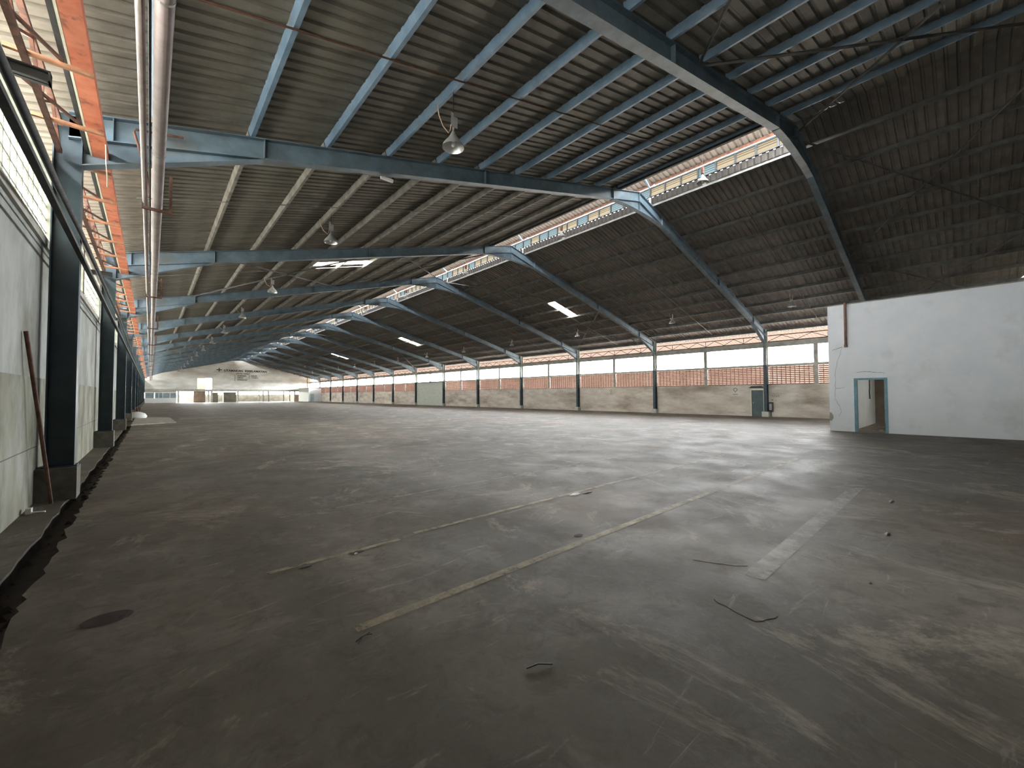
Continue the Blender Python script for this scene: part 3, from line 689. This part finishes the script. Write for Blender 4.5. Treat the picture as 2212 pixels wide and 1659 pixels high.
# ------------------------------------------------------------------ white room on the right
WX = 20.86
ww = empty('wall_room', (WX, 3.72, 0), 'tall whitewashed side wall of the room at the right', 'wall', kind='structure')
DY0, DY1, DZ = 1.95, 2.93, 2.12
for a, b, z0, z1 in ((YN, DY0, 0, 5.1), (DY1, 3.72, 0, 5.1), (DY0, DY1, DZ, 5.1)): wbox('plaster', (WX, a, z0), (WX+.18, b, z1), MT['white'], ww)
wbox('end_wall', (WX+.18, 3.08, 0), (XR, 3.72, 5.1), MT['white'], ww)
wbox('inner_partition', (27.8, YN, 0), (27.95, 3.08, 4.2), MT['brown2'], ww)
wbox('top_shadow_trim', (WX-.01, YN, 5.1), (WX+.2, 3.72, 5.14), MT['concrete'], ww)
d = empty('door_2', (WX-.02, DY0, 0), 'open doorway with pale blue frame in the whitewashed wall', 'door', kind='structure')
fr = MB(); fr.box((0, 0, 0), (.22, .09, DZ)); fr.box((0, DY1-DY0-.09, 0), (.22, DY1-DY0, DZ)); fr.box((0, .09, DZ-.07), (.22, DY1-DY0-.09, DZ)); ob('door_frame', fr, MT['bluedoor'], d)
def crack(pts, par, base, name='crack', r=.007):
    mb = MB()
    P = []
    for p, q in zip(pts[:-1], pts[1:]):
        for t in range(5):
            P.append((base, p[0]+(q[0]-p[0])*t/5+random.uniform(-.018, .018), p[1]+(q[1]-p[1])*t/5+random.uniform(-.012, .012)))
    P.append((base, *pts[-1]))
    for a, b in zip(P[:-1], P[1:]): mb.bar(inv(a, par.location), inv(b, par.location), r*random.uniform(.8, 1.8), .006, (1, 0, 0))
    ob(name, mb, MT['concrete'], par)
crack([(3.28, 3.35), (3.42, 2.84), (3.52, 2.37), (3.51, 1.84), (3.52, 1.31), (3.33, .84), (3.41, .6)], ww, WX-.002)
crack([(3.52, 1.72), (3.23, 1.75)], ww, WX-.002); crack([(2.86, 2.35), (2.58, 2.39), (2.3, 2.34), (2.0, 2.3)], ww, WX-.002, r=.012); crack([(3.6, 3.28), (3.25, 3.4)], ww, WX-.002, r=.012)
ob('bare_patch', MB().prism([(3.72, .75), (3.66, .74), (3.6, .62), (3.6, .5), (3.66, .4), (3.72, .42)], -.004, .002, 'X'), MT['concrete'], ww).location = (0, -3.72, 0)
o = empty('drain_pipe', (WX-.07, 3.14, 3.42), 'short rusty drain pipe on the whitewashed wall above left of its doorway', 'pipe')
ob('pipe', MB().tube([(0, 0, 0), (0, 0, 1.75)], .045, 10), MT['rustpipe'], o, smooth=True); ob('collar', MB().tube([(0, 0, -.04), (0, 0, .06)], .058, 10), MT['rustpipe'], o)
# things inside the doorway
ob('hanging_hose', MB().tube([(21.6, 2.55, 2.9), (21.6, 2.55, 1.75), (21.63, 2.56, 1.6), (21.6, 2.55, 1.3)], .02, 6), MT['dark'], label='dark hose hanging just inside the open doorway', cat='hose')
rb = MB(); rr = random.Random(9)
for j in range(60):
    x = WX+.45+rr.random()*5; y = 1.9+rr.random()*1.0; s_ = rr.uniform(.03, .09)
    rb.add([(x-s_, y-s_, 0), (x+s_, y-s_*.5, 0), (x+s_*.4, y+s_, 0), (x, y, s_*.6)], [(0, 1, 3), (1, 2, 3), (2, 0, 3)])
ob('rubble', rb, MT['concrete'], kind='stuff', label='scattered rubble on the floor inside the doorway', cat='rubble')

# ------------------------------------------------------------------ gable at the camera end
g = MB(); ys = []; x = XL
while x < XR:
    ys += [(x, 0), (x+.12, 0), (x+.14, .03), (x+.18, .03), (x+.2, 0)]; x += .2167
n = len(ys); g.add([(xx, YN-h, z) for lay in (0, 1) for xx, h in ys for z in ([-.0] if lay == 0 else [roofz(xx, .17)])], [(j, j+1, n+j+1, n+j) for j in range(n-1)])
wf = ob('wall_front', g, MT['gable'], kind='structure', label='ribbed sheet gable wall behind the camera', cat='wall')

# ------------------------------------------------------------------ end wall
YW = YF
we = empty('wall_back', (14.5, YW, 0), 'far grey block gable wall with black painted safety lettering', 'wall', kind='structure')
def epoly(poly, m, name='blockwork', y0=YW, y1=YW+.2):
    return ob(name, MB().prism([(x-14.5, z) for x, z in poly], y0-YW, y1-YW), m, we)
epoly([(XL, 2.95), (7.7, 2.95), (7.7, roofz(7.7, .15)), (XL, roofz(XL, .15))], MT['endwall'])
epoly([(7.7, 5.42), (10.3, 5.42), (10.3, roofz(10.3, .15)), (7.7, roofz(7.7, .15))], MT['endwall'])
epoly([(10.3, 2.95), (30.1, 2.95), (30.1, roofz(30.1, .15)), (XM, roofz(XM, .15)), (10.3, roofz(10.3, .15))], MT['endwall'])
epoly([(XL, 2.45), (30.1, 2.45), (30.1, 2.95), (XL, 2.95)], MT['beamc'], 'lintel_beam', YW-.06, YW+.26)
epoly([(7.55, 3.0), (7.7, 3.0), (7.7, 5.5), (7.55, 5.5)], MT['cream'], 'opening_frame', YW-.06, YW+.2)
epoly([(10.3, 3.0), (10.45, 3.0), (10.45, 5.5), (10.3, 5.5)], MT['cream'], 'opening_frame', YW-.06, YW+.2)
epoly([(7.55, 5.4), (10.45, 5.4), (10.45, 5.55), (7.55, 5.55)], MT['cream'], 'opening_frame', YW-.06, YW+.2)
for x0, x1 in ((XL, -.95), (4.35, 4.65), (9.6, 9.85), (10.15, 10.5), (15.1, 15.4), (19.4, 19.6), (20.2, 20.5), (21.3, 21.6), (24.6, 24.8), (26.0, 26.2), (27.1, 27.35), (28.2, 28.4), (29.8, 30.1)):
    epoly([(x0, 0), (x1, 0), (x1, 2.45), (x0, 2.45)], MT['beamc'], 'post', YW-.03, YW+.22)
epoly([(XL, 2.36), (30.0, 2.36), (30.0, 2.42), (XL, 2.42)], MT['rust'], 'pipe_rail', YW-.12, YW-.06)
# office front at the left of the end wall
of = empty('window_400', (XL, YW+.02, 0), 'white office front with a band of glass at the left of the far end wall', 'window', kind='structure')
ob('lower_panel', MB().box((.2, 0, 0), (5.4, .1, 1.05)), MT['whitep'], of); ob('upper_panel', MB().box((.2, 0, 2.1), (5.4, .1, 2.45)), MT['whitep'], of)
for j, (a, b) in enumerate(((.35, 1.75), (1.9, 2.5), (2.6, 3.1), (3.2, 4.3), (4.4, 5.3))):
    ob('pane', MB().box((a, .04, 1.05), (b, .06, 2.1)), MT['glassd'], of); ob('window_bar', MB().box((b, 0, 1.05), (b+.1, .1, 2.1)), MT['whitep'], of)
# yard behind the colonnade
ob('yard_wall', MB().box((4.3, YW+7, -.3), (32, YW+7.2, 1.78)), MT['yard'], label='low concrete wall behind the far colonnade', cat='wall')
ob('yard_shade_slab', MB().box((4, YW+.35, 2.75), (30.5, YW+6.4, 2.83)), MT['rust'], label='added slab shading the yard behind the far colonnade', cat='roof')  # not part of the building, put in to dim the bright yard
ob('yard_shed', MB().box((12.75, YW+2.2, 0), (15.2, YW+4, 2.25)).box((12.65, YW+2.1, 2.25), (15.3, YW+4.1, 2.32)), MT['yard'], label='grey green shed box behind the far wall openings', cat='shed')
ob('yard_partition', MB().box((10.55, YW+2.2, 0), (11.7, YW+2.35, 2.2)).box((10.5, YW+2.15, 2.2), (11.75, YW+2.4, 2.26)), MT['yard'], label='narrow grey green partition left of the shed behind the openings', cat='partition')
ob('inner_block', MB().box((7.2, YW+1.6, 0), (9.3, YW+1.8, 5.5)).box((7.1, YW+1.5, 5.5), (9.4, YW+1.9, 5.6)), MT['brown'], label='brown wall panel behind the square upper opening', cat='wall')
ob('brown_low_wall', MB().box((27.5, YW+1.2, 0), (30.3, YW+1.4, 1.75)).box((27.45, YW+1.15, 1.75), (30.35, YW+1.45, 1.82)), MT['brown'], label='low brown wall behind the last far openings at the right', cat='wall')
# framed gap right of the end wall
o = empty('end_brace_frame', (30.1, YW-.05, 0), 'rusty braced frame closing the corner right of the far end wall', 'frame')
fb = MB(); fb.box((-.06, 0, 0), (.06, .12, 6.2)); ob('post', fb, MT['rust'], o)
ob('infill_panel', MB().box((.0, .2, 0), (1.0, .25, 6.3)), MT['infill'], o)
for z in (2.55, 3.9, 4.6): ob('rail', MB().box((.06, 0, z), (.85, .08, z+.08)), MT['rust'], o)
# pale partition box near the far right corner
bx = empty('partition_box', (28.1, 104, 0), 'pale partition box with a light blue door in the far right corner', 'partition')
ob('front_panel', MB().box((0, 0, 0), (2.8, .1, 3.25)), MT['white'], bx); ob('side_panel', MB().box((0, .1, 0), (.1, 8.6, 3.25)), MT['panel'], bx); ob('door', MB().box((.35, -.03, .1), (1.15, 0, 1.9)), MT['ltblue'], bx)
ob('roof_panel', MB().box((-.05, -.05, 3.25), (2.82, 8.6, 3.33)), MT['rust'], bx)
# lettering
def text(s_, x0, x1, zc, h, name='lettering'):
    c = bpy.data.curves.new(name, 'FONT'); c.body = s_; c.size = 1; c.extrude = .004; c.offset = .04
    t = bpy.data.objects.new(name, c); COL.objects.link(t); bpy.context.view_layer.update()
    me = bpy.data.meshes.new_from_object(t.evaluated_get(bpy.context.evaluated_depsgraph_get())); bpy.data.objects.remove(t)
    xs = [v.co.x for v in me.vertices]; zs = [v.co.y for v in me.vertices]; ax, bx_, az, bz = min(xs), max(xs), min(zs), max(zs)
    for v in me.vertices:
        u = (v.co.x-ax)/(bx_-ax); q = (v.co.y-az)/(bz-az); zz = v.co.z
        v.co = Vector((x0+(x1-x0)*u-14.5, -.012-zz, zc-h/2+h*q))
    me.materials.clear(); me.materials.append(MT['black']); link(name, me, we)
text('UTAMAKAN  KESELAMATAN', 12.5, 21.0, 7.28, .50)
text('ETOS  KERJA', 14.9, 17.6, 6.60, .30)
text('KEAMANAN', 15.05, 16.75, 6.12, .28); text('DISIPLIN', 15.05, 16.2, 5.66, .28); text('KEBERSIHAN', 15.05, 17.0, 5.18, .28)
text('4. TERTIB', 17.3, 19.0, 6.14, .28); text('5. KERJA', 17.3, 19.2, 5.70, .28)
text('1.', 14.55, 14.8, 6.10, .28); text('2.', 14.5, 14.8, 5.64, .28); text('3.', 14.5, 14.8, 5.16, .28)
cr = MB().box((-3.4, -.02, 7.32), (-2.4, 0, 7.5)).box((-2.99, -.02, 7.0), (-2.81, 0, 7.32)).box((-2.99, -.02, 7.5), (-2.81, 0, 7.82)); ob('cross_emblem', cr, MT['black'], we)

# ------------------------------------------------------------------ small things on the floor
ob('leaning_rod', MB().tube([(-1.0, 8.48, 0.0), (-1.08, 8.12, 1.15), (-1.165, 7.76, 2.30)], .022, 8), MT['rust'], label='rusty steel rod leaning against the left wall', cat='rod')
ob('plastic_strip', MB().tube([(-1.14, 7.95, .015), (-.98, 7.9, .013)], .012, 6).box((-1.15, 7.9, 0), (-1.1, 8.0, .07)), MT['whitep'], label='short white plastic strip lying at the foot of the left wall', cat='debris')
ob('metal_plate', MB().prism([(-.70, 27.95), (1.1, 29.1), (1.0, 35.6), (-.70, 37.2)], .001, .05, 'Z'), MT['concrete'], label='pale concrete slab covering the drain beyond the third left column', cat='slab')
sc = empty('scrap_pile', (-.75, 38.2, 0), 'tangle of rusty bars leaning at the foot of the left wall', 'scrap'); rr = random.Random(2)
for j in range(12):
    a = (rr.uniform(-.25, .25), rr.uniform(-1, .8), 0.02); b = (a[0]+rr.uniform(-.2, .3), a[1]+rr.uniform(-1.2, 1.2), rr.uniform(.2, .75)); ob('bar', MB().bar(a, b, .05, .03), MT['rust'], sc)
ob('white_sack', MB().lathe([(.45, 0), (.5, .12), (.4, .3), (.15, .4), (.01, .42)], 12), MT['whitep'], label='white sack slumped beside the rusty scrap at the left wall', cat='sack', smooth=True).location = (-.62, 35.9, .051)
def blob(name, x, y, rx, ry, h, m, label, cat, seed, n=12):
    rr = random.Random(seed); mb = MB(); v = [(x+rx*cos(2*pi*k/n)*rr.uniform(.7, 1.2), y+ry*sin(2*pi*k/n)*rr.uniform(.7, 1.2), .002) for k in range(n)]+[(x, y, h)]
    ob(name, mb.add(v, [(k, (k+1) % n, n) for k in range(n)]+[tuple(range(n-1, -1, -1))]), m, label=label, cat=cat)
blob('floor_stain', 1.49, 3.89, .07, .05, .004, MT['wet'], 'small dark oil spot with a white crumb at the left end of the lines', 'stain', 1)
blob('paint_flake', 1.47, 3.86, .018, .014, .012, MT['whitep'], 'white crumb on the small dark oil spot', 'debris', 2)
blob('paint_flake', 4.79, 3.93, .12, .05, .02, MT['whitep'], 'white flattened scrap lying beside the thin yellow line', 'debris', 3)
blob('leaf', 4.98, 3.86, .13, .035, .012, MT['dark'], 'dark leaf touching the white scrap beside the thin yellow line', 'leaf', 4)
blob('floor_stain', 3.41, 2.76, .06, .04, .004, MT['wet'], 'round dark spot just behind the long yellow line', 'stain', 5)
blob('leaf', 7.68, .71, .12, .03, .012, MT['dark'], 'dark leaf on the bare floor in front of the white room, farther one', 'leaf', 6)
blob('leaf', 5.88, .58, .09, .025, .012, MT['dark'], 'dark leaf on the bare floor at right, nearer one', 'leaf', 7)
blob('leaf', 4.26, .53, .03, .012, .006, MT['dark'], 'tiny dark leaf bit at the right, nearest the camera', 'leaf', 8)
blob('leaf', 1.03, 3.85, .06, .02, .008, MT['dark'], 'little dark leaf left of the small oil spot', 'leaf', 9)
mb = MB(); n = 20; rr = random.Random(5)
v = [(-.19+.13*cos(2*pi*k/n), 3.86+.10*sin(2*pi*k/n), .003) for k in range(n)]; mb.add(v, [tuple(range(n))]); ob('floor_stain', mb, MT['stain'], label='dark red oval stain near the drain', cat='stain')
st = empty('twig', (1.0, 2.48, .006), 'small forked dark twig on the bare floor', 'twig')
ob('stem', MB().tube([(-.05, .0, 0), (-.01, .01, .01), (.05, .035, .004)], .004, 5), MT['dark'], st); ob('fork', MB().tube([(-.01, .01, .006), (-.045, -.025, .0)], .003, 5).tube([(.02, .022, .006), (.055, .015, 0)], .003, 5), MT['dark'], st)
ob('twig', MB().tube([(1.55, 1.62, .006), (1.62, 1.60, .01), (1.68, 1.55, .006)], .004, 5), MT['dark'], label='straight thin stick lying near the camera', cat='twig')
mb = MB(); P = [(3.09, 1.25), (3.06, 1.22), (3.05, 1.15), (3.02, 1.09), (3.0, 1.01), (2.99, .95), (3.03, .92), (3.09, .90), (3.13, .875), (3.17, .87)]
for a, b in zip(P[:-1], P[1:]): mb.bar((*a, .001), (*b, .001), random.uniform(.002, .005), .002)
ob('floor_crack', mb, MT['wet'], floor)
mb = MB(); P = [(3.68, 1.67), (3.72, 1.56), (3.77, 1.46), (3.82, 1.36), (3.9, 1.29)]
for a, b in zip(P[:-1], P[1:]): mb.bar((*a, .001), (*b, .001), .002, .002)
ob('floor_crack', mb, MT['wet'], floor)
